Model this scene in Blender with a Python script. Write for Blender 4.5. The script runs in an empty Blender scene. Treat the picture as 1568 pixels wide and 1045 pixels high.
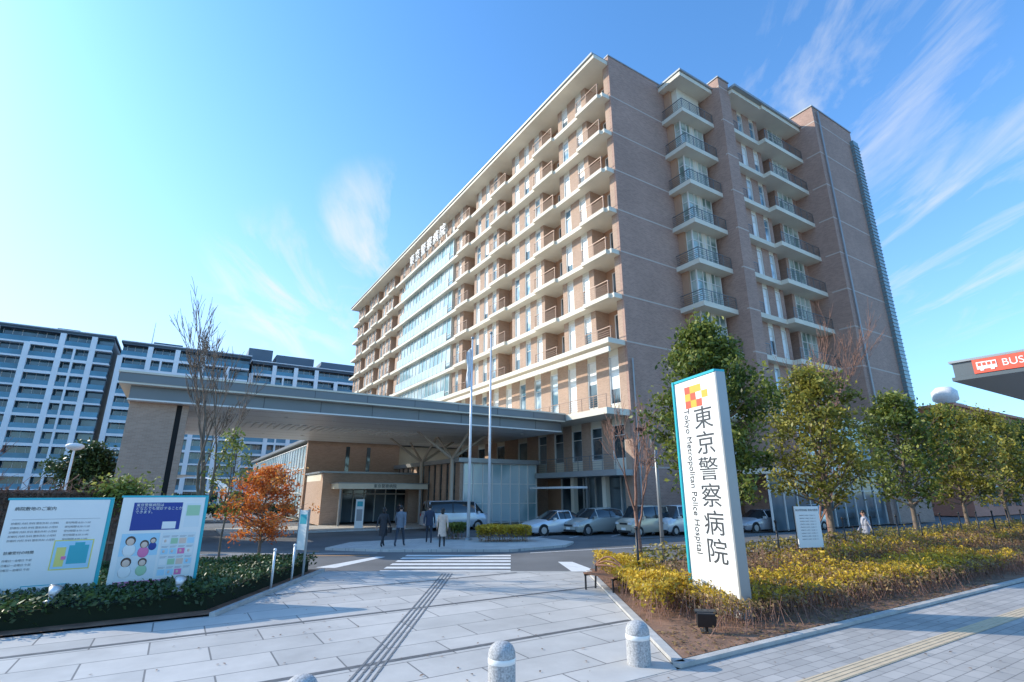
import bpy, math, random
import numpy as np
from mathutils import Vector, Matrix
R=math.radians
random.seed(5)
scene=bpy.context.scene
COL=scene.collection
ANG=R(32.0)
V=Vector((math.cos(ANG),math.sin(ANG),0)); U=Vector((-math.sin(ANG),math.cos(ANG),0))
CO=Vector((8.4,37.0,0))
def site(w,t,z=0): return CO+V*w+U*t+Vector((0,0,z))

# ---------------- materials ----------------
MATS={}
def mat(name,col,rough=0.6,metal=0.0,var=0.0,scale=1.0,spec=0.5,bump=0.0,bscale=40):
    if name in MATS: return MATS[name]
    m=bpy.data.materials.new(name); m.use_nodes=True; nt=m.node_tree
    b=nt.nodes['Principled BSDF']; b.inputs['Base Color'].default_value=(*col,1)
    b.inputs['Roughness'].default_value=rough; b.inputs['Metallic'].default_value=metal
    b.inputs['Specular IOR Level'].default_value=spec
    tc=nt.nodes.new('ShaderNodeTexCoord')
    if var>0:
        n=nt.nodes.new('ShaderNodeTexNoise'); n.inputs['Scale'].default_value=scale; n.inputs['Detail'].default_value=6
        nt.links.new(tc.outputs['Object'],n.inputs['Vector'])
        r=nt.nodes.new('ShaderNodeMapRange'); r.inputs['From Min'].default_value=.3; r.inputs['From Max'].default_value=.7
        r.inputs['To Min'].default_value=1-var; r.inputs['To Max'].default_value=1+var
        nt.links.new(n.outputs['Fac'],r.inputs['Value'])
        mx=nt.nodes.new('ShaderNodeVectorMath'); mx.operation='SCALE'; mx.inputs[0].default_value=col
        nt.links.new(r.outputs[0],mx.inputs['Scale']); nt.links.new(mx.outputs[0],b.inputs['Base Color'])
    if bump>0:
        n2=nt.nodes.new('ShaderNodeTexNoise'); n2.inputs['Scale'].default_value=bscale; n2.inputs['Detail'].default_value=4
        nt.links.new(tc.outputs['Object'],n2.inputs['Vector'])
        bp=nt.nodes.new('ShaderNodeBump'); bp.inputs['Strength'].default_value=bump; bp.inputs['Distance'].default_value=.02
        nt.links.new(n2.outputs['Fac'],bp.inputs['Height']); nt.links.new(bp.outputs[0],b.inputs['Normal'])
    MATS[name]=m; return m
def brickmat(name,c1,c2,mortar,bw,rh,ms,rough=.8,coord='UV',var=.12,vscale=.25,offset=.5):
    m=bpy.data.materials.new(name); m.use_nodes=True; nt=m.node_tree; b=nt.nodes['Principled BSDF']
    tc=nt.nodes.new('ShaderNodeTexCoord'); br=nt.nodes.new('ShaderNodeTexBrick')
    nt.links.new(tc.outputs[coord],br.inputs['Vector'])
    br.inputs['Color1'].default_value=(*c1,1); br.inputs['Color2'].default_value=(*c2,1); br.inputs['Mortar'].default_value=(*mortar,1)
    br.inputs['Scale'].default_value=1; br.inputs['Brick Width'].default_value=bw; br.inputs['Row Height'].default_value=rh
    br.inputs['Mortar Size'].default_value=ms; br.inputs['Mortar Smooth'].default_value=.2; br.offset=offset
    n=nt.nodes.new('ShaderNodeTexNoise'); n.inputs['Scale'].default_value=vscale; n.inputs['Detail'].default_value=9; n.inputs['Roughness'].default_value=.65
    nt.links.new(tc.outputs['Object'],n.inputs['Vector'])
    r=nt.nodes.new('ShaderNodeMapRange'); r.inputs['From Min'].default_value=.3; r.inputs['From Max'].default_value=.7
    r.inputs['To Min'].default_value=1-var; r.inputs['To Max'].default_value=1+var
    nt.links.new(n.outputs['Fac'],r.inputs['Value'])
    mx=nt.nodes.new('ShaderNodeVectorMath'); mx.operation='SCALE'
    nt.links.new(br.outputs['Color'],mx.inputs[0]); nt.links.new(r.outputs[0],mx.inputs['Scale']); nt.links.new(mx.outputs[0],b.inputs['Base Color'])
    b.inputs['Roughness'].default_value=rough
    MATS[name]=m; return m
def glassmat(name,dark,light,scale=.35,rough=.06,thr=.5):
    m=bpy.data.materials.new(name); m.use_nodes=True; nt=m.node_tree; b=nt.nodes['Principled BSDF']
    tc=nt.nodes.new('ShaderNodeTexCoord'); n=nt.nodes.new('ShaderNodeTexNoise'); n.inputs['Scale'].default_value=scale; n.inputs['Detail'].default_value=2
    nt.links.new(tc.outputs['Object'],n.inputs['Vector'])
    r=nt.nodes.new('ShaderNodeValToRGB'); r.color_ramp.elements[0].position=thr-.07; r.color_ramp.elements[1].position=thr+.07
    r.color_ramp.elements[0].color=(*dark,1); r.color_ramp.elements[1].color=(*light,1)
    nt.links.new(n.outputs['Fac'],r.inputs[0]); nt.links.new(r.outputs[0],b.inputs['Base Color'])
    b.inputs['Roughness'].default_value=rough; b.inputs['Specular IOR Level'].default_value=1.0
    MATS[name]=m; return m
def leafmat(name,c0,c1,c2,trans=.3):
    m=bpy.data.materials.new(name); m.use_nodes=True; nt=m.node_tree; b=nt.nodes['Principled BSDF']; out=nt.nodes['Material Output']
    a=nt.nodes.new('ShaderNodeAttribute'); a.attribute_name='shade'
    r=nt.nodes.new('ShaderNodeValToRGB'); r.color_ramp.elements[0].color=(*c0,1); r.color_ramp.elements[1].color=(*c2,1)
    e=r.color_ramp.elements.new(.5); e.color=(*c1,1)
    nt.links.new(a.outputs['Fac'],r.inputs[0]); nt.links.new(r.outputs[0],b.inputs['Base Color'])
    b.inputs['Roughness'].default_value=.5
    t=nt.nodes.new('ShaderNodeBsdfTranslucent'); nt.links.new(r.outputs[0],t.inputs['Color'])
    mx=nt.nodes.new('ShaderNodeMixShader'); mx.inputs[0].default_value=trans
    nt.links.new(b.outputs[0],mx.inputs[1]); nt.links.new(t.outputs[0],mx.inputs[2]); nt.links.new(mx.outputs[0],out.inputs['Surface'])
    MATS[name]=m; return m

M_brick=brickmat('brick',(.48,.32,.23),(.40,.26,.185),(.48,.38,.30),.24,.07,.006,var=.1)
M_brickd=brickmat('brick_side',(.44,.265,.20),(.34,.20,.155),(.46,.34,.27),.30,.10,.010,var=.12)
M_cream=mat('cream_concrete',(.74,.68,.55),.7,var=.08,scale=.5)
M_joint=mat('joint_band',(.56,.46,.39),.8)
M_frame=mat('window_frame',(.78,.76,.71),.4)
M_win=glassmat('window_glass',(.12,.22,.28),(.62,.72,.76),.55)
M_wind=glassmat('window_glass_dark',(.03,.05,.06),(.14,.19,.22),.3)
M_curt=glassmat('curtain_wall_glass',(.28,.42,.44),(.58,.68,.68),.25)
M_rail=mat('metal_railing',(.30,.20,.15),.5,.2)
M_railg=mat('grey_railing',(.20,.21,.21),.4,.5)
M_balus=mat('frosted_balustrade',(.58,.72,.74),.15,var=.1,scale=.6)
M_recess=mat('recess_wall',(.50,.29,.18),.8,var=.1,scale=.5)
M_dark=mat('dark_interior',(.03,.03,.032),.6)
M_white=mat('white_paint',(.80,.80,.78),.5,var=.10,scale=5)
M_metal=mat('grey_metal_panel',(.33,.34,.34),.35,.3,var=.05,scale=.4)
M_canm=mat('canopy_fascia_panel',(.19,.20,.20),.45,.2,var=.08,scale=.4)
M_soffit=mat('soffit_panel',(.50,.36,.26),.6,var=.08,scale=.6)
M_soffl=mat('soffit_joint',(.30,.22,.16),.6)
M_asph=mat('asphalt',(.15,.15,.15),.85,var=.22,scale=.35,bump=.3,bscale=60)
M_bark=mat('bark',(.17,.13,.10),.9,var=.3,scale=6)
M_barkr=mat('bark_red',(.27,.15,.11),.9,var=.3,scale=6)
M_soil=mat('soil',(.24,.13,.08),.95,var=.35,scale=3,bump=.8,bscale=25)
M_teal=mat('teal_edge',(.02,.42,.48),.4)
M_black=mat('black_metal',(.02,.02,.022),.4)
M_granite=mat('granite',(.42,.41,.40),.8,var=.4,scale=45)
M_pole=mat('white_pole',(.75,.76,.77),.35,.2)

# ---------------- mesh builder ----------------
class MB:
    def __init__(s): s.v=[];s.f=[];s.m=[];s.mats=[];s.smooth=[]
    def mi(s,m):
        if m not in s.mats: s.mats.append(m)
        return s.mats.index(m)
    def box(s,x0,x1,y0,y1,z0,z1,m):
        if x1<x0:x0,x1=x1,x0
        if y1<y0:y0,y1=y1,y0
        if z1<z0:z0,z1=z1,z0
        i=len(s.v); s.v+=[(x0,y0,z0),(x1,y0,z0),(x1,y1,z0),(x0,y1,z0),(x0,y0,z1),(x1,y0,z1),(x1,y1,z1),(x0,y1,z1)]
        s.f+=[(i,i+3,i+2,i+1),(i+4,i+5,i+6,i+7),(i,i+1,i+5,i+4),(i+1,i+2,i+6,i+5),(i+2,i+3,i+7,i+6),(i+3,i,i+4,i+7)]
        k=s.mi(m); s.m+=[k]*6; s.smooth+=[False]*6
    def quad(s,pts,m):
        i=len(s.v); s.v+=[tuple(p) for p in pts]; s.f.append(tuple(range(i,i+len(pts)))); s.m.append(s.mi(m)); s.smooth.append(False)
    def tube(s,p0,p1,r0,r1,n,m,cap=False):
        p0=Vector(p0);p1=Vector(p1); d=(p1-p0)
        if d.length<1e-6:return
        d.normalize(); a=d.orthogonal().normalized(); b=d.cross(a)
        i=len(s.v)
        for p,r in((p0,r0),(p1,r1)):
            for k in range(n):
                an=2*math.pi*k/n; s.v.append(tuple(p+a*(r*math.cos(an))+b*(r*math.sin(an))))
        kk=s.mi(m)
        for k in range(n):
            s.f.append((i+k,i+(k+1)%n,i+n+(k+1)%n,i+n+k)); s.m.append(kk); s.smooth.append(True)
        if cap:
            s.f.append(tuple(range(i+n,i+2*n))); s.m.append(kk); s.smooth.append(False)
            s.f.append(tuple(reversed(range(i,i+n)))); s.m.append(kk); s.smooth.append(False)
    def lathe(s,prof,c,n,m):
        i=len(s.v); kk=s.mi(m)
        for r,z in prof:
            for k in range(n):
                an=2*math.pi*k/n; s.v.append((c[0]+r*math.cos(an),c[1]+r*math.sin(an),c[2]+z))
        for j in range(len(prof)-1):
            for k in range(n):
                s.f.append((i+j*n+k,i+j*n+(k+1)%n,i+(j+1)*n+(k+1)%n,i+(j+1)*n+k)); s.m.append(kk); s.smooth.append(True)
    def ell(s,c,r,m,n=12,k=8):
        prof=[(max(.001,math.cos(-math.pi/2+math.pi*j/k)),math.sin(-math.pi/2+math.pi*j/k)) for j in range(k+1)]
        i=len(s.v); kk=s.mi(m)
        for a,z in prof:
            for q in range(n):
                an=2*math.pi*q/n; s.v.append((c[0]+r[0]*a*math.cos(an),c[1]+r[1]*a*math.sin(an),c[2]+r[2]*z))
        for j in range(k):
            for q in range(n):
                s.f.append((i+j*n+q,i+j*n+(q+1)%n,i+(j+1)*n+(q+1)%n,i+(j+1)*n+q)); s.m.append(kk); s.smooth.append(True)
    def build(s,name,parent=None,loc=None,rot=None,bevel=0):
        me=bpy.data.meshes.new(name); me.from_pydata(s.v,[],s.f)
        for m in s.mats: me.materials.append(m)
        me.polygons.foreach_set('material_index',s.m); me.polygons.foreach_set('use_smooth',s.smooth)
        uv=me.uv_layers.new(name='UVMap'); me.update()
        d=uv.data
        for p in me.polygons:
            n=p.normal; ax=max(range(3),key=lambda q:abs(n[q]))
            for li in p.loop_indices:
                c=me.vertices[me.loops[li].vertex_index].co
                d[li].uv=(c.y,c.z) if ax==0 else ((c.x,c.z) if ax==1 else (c.x,c.y))
        o=bpy.data.objects.new(name,me); COL.objects.link(o)
        if parent: o.parent=parent
        if loc is not None: o.location=loc
        if rot is not None: o.rotation_euler=rot
        if bevel>0:
            b=o.modifiers.new('b','BEVEL'); b.width=bevel; b.segments=2; b.limit_method='ANGLE'
        return o
def empty(name,loc=(0,0,0),rz=0.0):
    o=bpy.data.objects.new(name,None); COL.objects.link(o); o.location=loc; o.rotation_euler=(0,0,rz); o.empty_display_size=.2; return o
def text(body,size,parent,loc,rot,m,name,ext=.004,align='CENTER',sx=1.0):
    c=bpy.data.curves.new(name,'FONT'); c.body=body; c.size=size; c.extrude=ext; c.align_x=align; c.align_y='CENTER'
    o=bpy.data.objects.new(name,c); COL.objects.link(o); o.data.materials.append(m)
    o.parent=parent; o.location=loc; o.rotation_euler=rot; o.scale=(sx,1,1); return o
def flat(name,pts,z,m,rz=0.0,thick=0):
    c,s=math.cos(-rz),math.sin(-rz)
    q=[(x*c-y*s,x*s+y*c) for x,y in pts]
    mb=MB(); mb.quad([(x,y,0) for x,y in q],m)
    if thick:
        n=len(q)
        for i in range(n):
            a=q[i];b=q[(i+1)%n]; mb.quad([(a[0],a[1],-thick),(b[0],b[1],-thick),(b[0],b[1],0),(a[0],a[1],0)],m)
    return mb.build(name,loc=(0,0,z),rot=(0,0,rz))

# ---------------- ground ----------------
flat('ground',[(-1500,-600),(1500,-600),(1500,2500),(-1500,2500)],-.10,M_asph)
M_pave=brickmat('plaza_paving',(.56,.53,.49),(.46,.44,.41),(.19,.18,.17),1.64,.82,.014,rough=.6,coord='Object',var=.15,vscale=.7)
M_side=brickmat('sidewalk_paving',(.46,.43,.40),(.36,.34,.32),(.22,.21,.20),.4,.2,.009,rough=.75,coord='Object',var=.16,vscale=.6)
def uvw(w,u): p=V*w+U*u; return (p.x,p.y)
flat('plaza_paving',[(-30,-11.6),(2.35,8.62-.25),(2.35,17.8),(-6.05,17.8),(-6.05,11.75),(-30,-3.2)],0,M_pave,ANG,.12)
sw=flat('sidewalk',[(-30,-60),(80,-60),(80,56.6),(2.35,8.36),(-30,-11.62)],-.004,M_side,ANG,.1)
M_drain=mat('drain_grate',(.13,.13,.13),.6,var=.3,scale=9)
def clipx(u0,x0,x1):
    w0=(x0+U.x*-u0)/V.x ; w1=(x1+U.x*-u0)/V.x
    return w0,w1
for k in range(4):
    u0=8.37+3.28*k; x0=-6.05 if u0>13.2 else (-12 if k else -14)
    w0,w1=clipx(u0,x0,2.33)
    a=uvw(w0,u0-.055);b=uvw(w1,u0-.055);c=uvw(w1,u0+.055);d=uvw(w0,u0+.055)
    ymax=17.7
    if max(a[1],b[1],c[1])>ymax:
        w1=(ymax-U.y*u0)/V.y; b=uvw(w1,u0-.055);c=uvw(w1,u0+.055)
    flat('drain_channel',[a,b,c,d],.004,M_drain)
M_tac=mat('tactile_grey',(.18,.18,.18),.7)
mb=MB()
for i in range(4):
    x=-2.17+.1*i
    for j in range(35): mb.box(x-.018,x+.018,7.0+j*.3,7.27+j*.3,.002,.008,M_tac)
mb.build('tactile_strip')
M_tacy=mat('tactile_beige',(.62,.48,.32),.7,var=.1,scale=5)
mb=MB()
for (u0,w) in ((4.5,.3),(1.9,.3)):
    mb.box(-10,60,u0-w/2,u0+w/2,0,.006,M_tacy)
    for i in range(4): mb.box(-10,60,u0-.12+.08*i-.015,u0-.12+.08*i+.015,.0065,.011,M_tacy)
mb.build('tactile_paving',rot=(0,0,ANG))
M_kerb=mat('kerb_stone',(.45,.43,.40),.8,var=.15,scale=4)
mb=MB(); mb.box(-6.2,2.35,17.81,17.99,-.1,.004,M_kerb); mb.build('kerb')
mb=MB(); mb.box(-.08,.08,0,9.3,0,.06,M_kerb); mb.build('kerb',loc=(2.44,8.5,0))
w0=V.dot(Vector((2.4,8.4,0))); u0=U.dot(Vector((2.4,8.4,0)))
mb=MB(); mb.box(w0,w0+60,u0-.02,u0+.12,0,.06,M_kerb); mb.build('kerb',rot=(0,0,ANG))
mb=MB(); mb.box(-.1,.02,11.6,18,0,.08,M_kerb); mb.build('kerb',loc=(-6.05,0,0))
mb=MB()
for i in range(6):
    y=18.45+i*.92; mb.box(-4.45,-.05,y,y+.46,-.099,-.095,M_white)
mb.build('crosswalk_marking')
mb=MB()
mb.quad([(-6.9,19.6,-.095),(-6.2,19.5,-.095),(-5.2,22.8,-.095),(-5.6,22.9,-.095)],M_white)
mb.quad([(2.0,18.6,-.095),(2.9,18.6,-.095),(2.3,21.2,-.095),(1.75,21.2,-.095)],M_white)
mb.quad([(-30,22.4,-.095),(-5.9,24.2,-.095),(-5.9,24.32,-.095),(-30,22.55,-.095)],M_white)
mb.quad([(.8,24.2,-.095),(9,28.2,-.095),(9,28.34,-.095),(.8,24.34,-.095)],M_white)
for i in range(7): mb.quad([(.6+i*2.7,31.2+i*1.1,-.095),(.72+i*2.7,31.2+i*1.1,-.095),(3.4+i*2.7,36.2+i*1.1,-.095),(3.28+i*2.7,36.2+i*1.1,-.095)],M_white)
mb.build('road_marking')
M_or=mat('orange_marking',(.6,.28,.08),.7)
mb=MB(); mb.quad([(-9.5,23.0,-.095),(-6.0,23.3,-.095),(-6.0,23.45,-.095),(-9.5,23.15,-.095)],M_or); mb.quad([(-9.5,25.0,-.095),(-8.7,24.9,-.095),(-8.7,25.05,-.095),(-9.5,25.15,-.095)],M_or); mb.build('road_marking')
M_isl=brickmat('island_paving',(.60,.57,.52),(.53,.50,.46),(.3,.3,.3),.6,.6,.01,coord='Object')
flat('traffic_island',[(-8.6,25.4),(-5.5,24.6),(0,24.7),(2.6,26.8),(3.2,28.6),(1.5,31.2),(-4,31.2),(-8.3,28.3)],.01,M_isl,ANG,.11)
flat('forecourt_paving',[tuple(site(-24,11)[:2]),tuple(site(-8.5,11)[:2]),tuple(site(-8.5,17.4)[:2]),tuple(site(-24,17.4)[:2])],-.0,M_isl,ANG,.1)
flat('planting_bed',[(2.52,8.7),(80,57.1),(76,64.5),(2.52,18.2)],.04,M_soil)
flat('planting_bed',[(-30,-3.2),(-6.1,11.75),(-6.1,18.2),(-30,18.2)],.03,M_soil)

# ---------------- leaves ----------------
rng=np.random.default_rng(3)
def leaves(name,C,shade,size,m,parent=None,up=.35,ratio=.5,loc=(0,0,0)):
    N=len(C); n=rng.normal(size=(N,3)); n[:,2]+=up*2; n/=np.linalg.norm(n,axis=1)[:,None]
    t=rng.normal(size=(N,3)); t-=n*(t*n).sum(1)[:,None]; t/=np.linalg.norm(t,axis=1)[:,None]
    b=np.cross(n,t); s=(size*(.6+.8*rng.random(N)))[:,None]
    P=np.empty((N,4,3)); P[:,0]=C-t*s; P[:,1]=C+b*s*ratio+n*s*.15; P[:,2]=C+t*s; P[:,3]=C-b*s*ratio+n*s*.15
    me=bpy.data.meshes.new(name); me.vertices.add(4*N); me.vertices.foreach_set('co',P.reshape(-1))
    me.loops.add(4*N); me.loops.foreach_set('vertex_index',np.arange(4*N,dtype=np.int32))
    me.polygons.add(N); me.polygons.foreach_set('loop_start',np.arange(0,4*N,4,dtype=np.int32)); me.polygons.foreach_set('loop_total',np.full(N,4,dtype=np.int32))
    me.update(calc_edges=True); me.materials.append(m)
    a=me.attributes.new('shade','FLOAT','POINT'); a.data.foreach_set('value',np.repeat(np.clip(shade,0,1),4).astype(np.float32))
    o=bpy.data.objects.new(name,me); COL.objects.link(o); o.location=loc
    if parent:o.parent=parent
    return o
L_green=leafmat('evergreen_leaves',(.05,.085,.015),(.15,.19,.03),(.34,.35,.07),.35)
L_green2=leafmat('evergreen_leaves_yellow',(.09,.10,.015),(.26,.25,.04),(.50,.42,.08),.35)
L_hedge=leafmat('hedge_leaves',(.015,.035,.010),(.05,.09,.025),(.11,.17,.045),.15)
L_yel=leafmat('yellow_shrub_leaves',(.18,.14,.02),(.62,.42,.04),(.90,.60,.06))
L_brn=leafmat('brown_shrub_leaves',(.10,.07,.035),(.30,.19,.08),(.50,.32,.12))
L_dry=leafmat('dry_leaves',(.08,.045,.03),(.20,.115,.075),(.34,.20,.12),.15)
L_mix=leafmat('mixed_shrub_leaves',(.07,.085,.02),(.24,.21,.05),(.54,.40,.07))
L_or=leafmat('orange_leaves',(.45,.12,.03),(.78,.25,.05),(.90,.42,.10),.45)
L_ivy=leafmat('ivy_leaves',(.08,.11,.02),(.26,.31,.06),(.50,.48,.12))

def tree(name,loc,h,base,Rr,seed,nclump,per,ls,m,tr=.11,sig=.3,lean=0,shape=1.0,bark=None):
    rd=random.Random(seed); root=empty(name,loc,0); mb=MB(); bk=bark or M_bark
    pts=[];n=9; top=h*.93
    for i in range(n+1):
        f=i/n; pts.append(Vector((lean*f*f+rd.uniform(-.08,.08)*f,rd.uniform(-.08,.08)*f*1.0,-.05+top*f)))
    for i in range(n): mb.tube(pts[i],pts[i+1],tr*(1-.88*i/n),tr*(1-.88*(i+1)/n),8,bk)
    Cs=[];Sh=[]
    def at(f):
        q=f*n; i=min(n-1,int(q)); return pts[i].lerp(pts[i+1],q-i)
    for k in range(nclump):
        f=base/h+(1-base/h)*((k+.5)/nclump)**.9; g=(f-base/h)/(1-base/h)
        prof=(math.sin(math.pi*min(1,(g*.86+.12))**(.75))**.8)*shape if g<1 else .1
        a=k*2.4+rd.uniform(-.5,.5); L=Rr*prof*rd.uniform(.5,1.22)
        s=at(min(.99,f*.9)); rise=rd.uniform(.15,.7)*L
        e=Vector((s.x+math.cos(a)*L,s.y+math.sin(a)*L,s.z+rise+h*.04)); mid=s.lerp(e,.5)+Vector((rd.uniform(-.1,.1),rd.uniform(-.1,.1),-.05*L))
        r0=tr*.38*(1-.6*g); mb.tube(s,mid,r0,r0*.6,5,bk); mb.tube(mid,e,r0*.6,r0*.2,5,bk)
        cs=rd.random()
        for j in range(3):
            c=mid.lerp(e,rd.uniform(.1,1.1))+Vector([rd.gauss(0,.16*Rr/2) for _ in range(3)])
            mb.tube(mid.lerp(e,.5),c,r0*.3,r0*.1,4,bk)
            q=rng.normal(size=(per//3,3))*sig*rd.uniform(.5,1.15)*np.array([1,1,.75])
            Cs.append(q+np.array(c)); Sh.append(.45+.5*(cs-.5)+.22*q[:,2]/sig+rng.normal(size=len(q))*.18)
    mb.build('trunk',root)
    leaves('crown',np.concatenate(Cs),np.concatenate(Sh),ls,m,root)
    return root
tree('evergreen_tree',(6.8,17.7,.04),9.3,2.1,1.8,1,110,165,.085,L_green,.13,.24)
tree('evergreen_tree',(12.3,21.0,.04),8.2,2.0,1.85,2,90,125,.085,L_green2,.12,.25)
tree('evergreen_tree',(18.5,25.0,.04),7.8,2.0,1.9,3,74,105,.095,L_green,.12,.27)
tree('evergreen_tree',(23.5,28.1,.04),7.6,2.0,1.85,4,72,100,.10,L_green2,.11,.27)
tree('evergreen_tree',(28.5,31.2,.04),7.8,2.0,2.1,5,72,100,.10,L_green2,.11,.28)
tree('evergreen_tree',(34.5,35.2,.04),7.8,2.0,2.2,6,64,90,.10,L_green,.11,.3)
tree('maple_tree',(-8.5,18.6,.03),3.6,.9,1.3,7,80,80,.055,L_or,.06,.13,shape=1.0)
tree('young_tree',(-9.3,17.6,.03),5.1,1.8,.7,8,26,36,.06,L_ivy,.04,.15)
tree('round_tree',(-26.3,33.0,-.1),5.9,1.8,1.75,9,80,140,.11,L_hedge,.15,.32)

def bare(name,loc,h,seed,tr,depth=6,bk=None,spread=.45):
    rd=random.Random(seed); mb=MB(); bk=bk or M_bark; root=empty(name,loc)
    def rec(p,d,l,r,dep):
        d=(d+Vector((rd.gauss(0,.06),rd.gauss(0,.06),.05))).normalized(); mid=p+d*l*.5
        d2=(d+Vector((rd.gauss(0,.1),rd.gauss(0,.1),.05))).normalized(); e=mid+d2*l*.5
        mb.tube(p,mid,r,r*.85,6 if dep>3 else 3,bk); mb.tube(mid,e,r*.85,r*.68,6 if dep>3 else 3,bk)
        if dep<=0:return
        for i in range(rd.choice((2,3)) if dep<depth else 3):
            if i==0: nd=d2+Vector((rd.gauss(0,.12),rd.gauss(0,.12),.1)); k=.85
            else:
                a=rd.uniform(0,6.28); nd=d2+Vector((math.cos(a)*spread,math.sin(a)*spread,rd.uniform(0,.25))); k=.68
            st=e if i==0 else mid.lerp(e,rd.uniform(.2,1))
            rec(st,nd.normalized(),l*k*rd.uniform(.85,1.1),max(.009,r*(.66 if i==0 else .45)),dep-1)
    rec(Vector((0,0,-.05)),Vector((0.04,0,1)),h*.27,tr,depth)
    mb.build('branches',root); return root
bare('bare_tree',(-10.0,17.3,.03),8.1,14,.12,7,M_bark,.32)
bare('bare_tree',(5.0,21.5,-.1),6.8,12,.10,6,M_barkr,.45)
bare('bare_tree',(16.0,27.5,.0),11.5,13,.12,7,M_barkr,.36)
bare('bare_tree',(-17.8,17.0,.0),4.6,21,.07,6,M_barkr,.5)
bare('bare_tree',(12.6,22.8,.0),5.5,22,.07,6,M_barkr,.45)

def inpoly(x,y,P):
    ins=np.zeros(len(x),bool); n=len(P); j=n-1
    for i in range(n):
        xi,yi=P[i];xj,yj=P[j]
        c=((yi>y)!=(yj>y))&(x<(xj-xi)*(y-yi)/(yj-yi+1e-12)+xi); ins^=c; j=i
    return ins
def vn(x,y,s,seed=0):
    return (np.sin(x*s+seed)*np.cos(y*s*1.1+seed*2)+.6*np.sin(x*s*2.3+y*s*1.7+seed*3)+.4*np.sin(y*s*3.9-x*s*3.1+seed))/2
def shrub(name,poly,h,N,m,size,seed=0,twigs=0,core=True,flatness=.25,s=1.6):
    P=np.array(poly); x=rng.uniform(P[:,0].min(),P[:,0].max(),N*6); y=rng.uniform(P[:,1].min(),P[:,1].max(),N*6)
    k=inpoly(x,y,poly); x=x[k][:N]; y=y[k][:N]
    H=h*(1+flatness*vn(x,y,s,seed)); f=1-np.abs(rng.normal(size=len(x)))*.28; f=np.clip(f,.02,1.12)
    C=np.stack([x+rng.normal(size=len(x))*.05,y+rng.normal(size=len(x))*.05,H*f+.03],1)
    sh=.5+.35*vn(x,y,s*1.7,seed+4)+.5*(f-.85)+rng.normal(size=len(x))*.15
    root=empty(name)
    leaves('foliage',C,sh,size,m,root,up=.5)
    mb=MB(); tw=M_barkr
    for i in range(twigs):
        j=rng.integers(len(x)); b=Vector((x[j]+random.gauss(0,.12),y[j]+random.gauss(0,.12),0)); mb.tube(b,Vector((x[j],y[j],H[j]*random.uniform(.7,1.15))),.008,.004,3,tw)
    if twigs: mb.build('twigs',root)
    return root
def wu(a): return [uvw(w,u) for w,u in a]
lh=[(-13.5,7.3),(-6.35,11.9),(-6.3,18.0),(-7.3,18.3),(-16,14.5)]
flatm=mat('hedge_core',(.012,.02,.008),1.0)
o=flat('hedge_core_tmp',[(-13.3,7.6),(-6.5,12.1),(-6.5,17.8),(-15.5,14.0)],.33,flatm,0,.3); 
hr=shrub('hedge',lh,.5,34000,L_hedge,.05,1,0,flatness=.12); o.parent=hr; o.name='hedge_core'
wA=lambda u:(2.6-U.x*u)/V.x
shrub('yellow_shrub',[(2.62,10.8),(3.9,12.2),(4.0,15.4),(3.0,17.8),(2.62,17.8)],.62,10000,L_yel,.045,2,500,flatness=.3)
shrub('yellow_shrub',wu([(wA(7.0)+1.6,6.95),(24,6.6),(24,8.7),(wA(8)+1.4,8.6)]),.5,20000,L_yel,.042,3,1500,flatness=.45,s=2.4)
shrub('brown_shrub',wu([(wA(7)+.7,6.4),(45,6.1),(45,9.5),(wA(9)+1,9.3)]),.46,20000,L_brn,.04,5,6500,flatness=.4)
shrub('brown_shrub',wu([(wA(9)+1.4,8.7),(50,8.7),(50,10.6),(wA(10)+1,10.4)]),.7,17000,L_brn,.05,6,3500,flatness=.3)
shrub('mixed_hedge',wu([(wA(11)+1.2,10.6),(55,10.6),(55,12.2),(wA(12)+.9,12.0)]),.85,24000,L_mix,.06,7,600,flatness=.2)
shrub('yellow_shrub',wu([(15,8.9),(45,8.9),(45,10.8),(15,10.4)]),.66,14000,L_yel,.05,8,300,flatness=.5,s=1.1)
shrub('box_hedge',[(-1.8,28.0),(.9,28.3),(1.0,29.6),(-1.8,29.4)],.75,6000,L_yel,.06,9,100,flatness=.1)
shrub('box_hedge',[(-4.0,29.6),(-2.6,29.6),(-2.6,30.8),(-4.0,30.8)],.8,2500,L_green,.06,10,50,flatness=.1)
shrub('far_hedge',[(-40,44),(-16,52),(-16,54),(-40,46)],1.3,9000,L_hedge,.14,12,0,flatness=.2)
N=2500; w=rng.uniform(3,20,N); u=rng.uniform(5.95,7.4,N); C=np.stack([V.x*w+U.x*u,V.y*w+U.y*u,np.full(N,.055)],1); k=C[:,0]>2.6
leaves('leaf_litter',C[k],rng.random(k.sum()),.035,L_brn,up=3)
# a few leaves blown onto the plaza and pavement
N=420; x=rng.uniform(-6,14,N); y=rng.uniform(7.5,17.5,N); C=np.stack([x,y,np.full(N,.014)],1)
leaves('fallen_leaves',C,rng.random(N),.028,L_dry,up=6)
N=60000; x=rng.uniform(30,170,N); y=120-x*.25+rng.normal(size=N)*2; H=8+3*vn(x,x*0,.23,1); z=H*np.sqrt(rng.random(N))
leaves('distant_trees',np.stack([x,y,z],1),.4+.3*vn(x,z,.6,2)+rng.normal(size=N)*.15,.4,L_green)
N=16000; x=rng.uniform(-170,-20,N); y=95+x*.05+(x+107)*.5+rng.normal(size=N)*1.2; H=2.3+.6*vn(x,x*0,.3,1); z=H*np.sqrt(rng.random(N))
leaves('distant_trees',np.stack([x,y-8,z],1),.4+.3*vn(x,z,.6,2)+rng.normal(size=N)*.15,.25,L_hedge)

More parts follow.
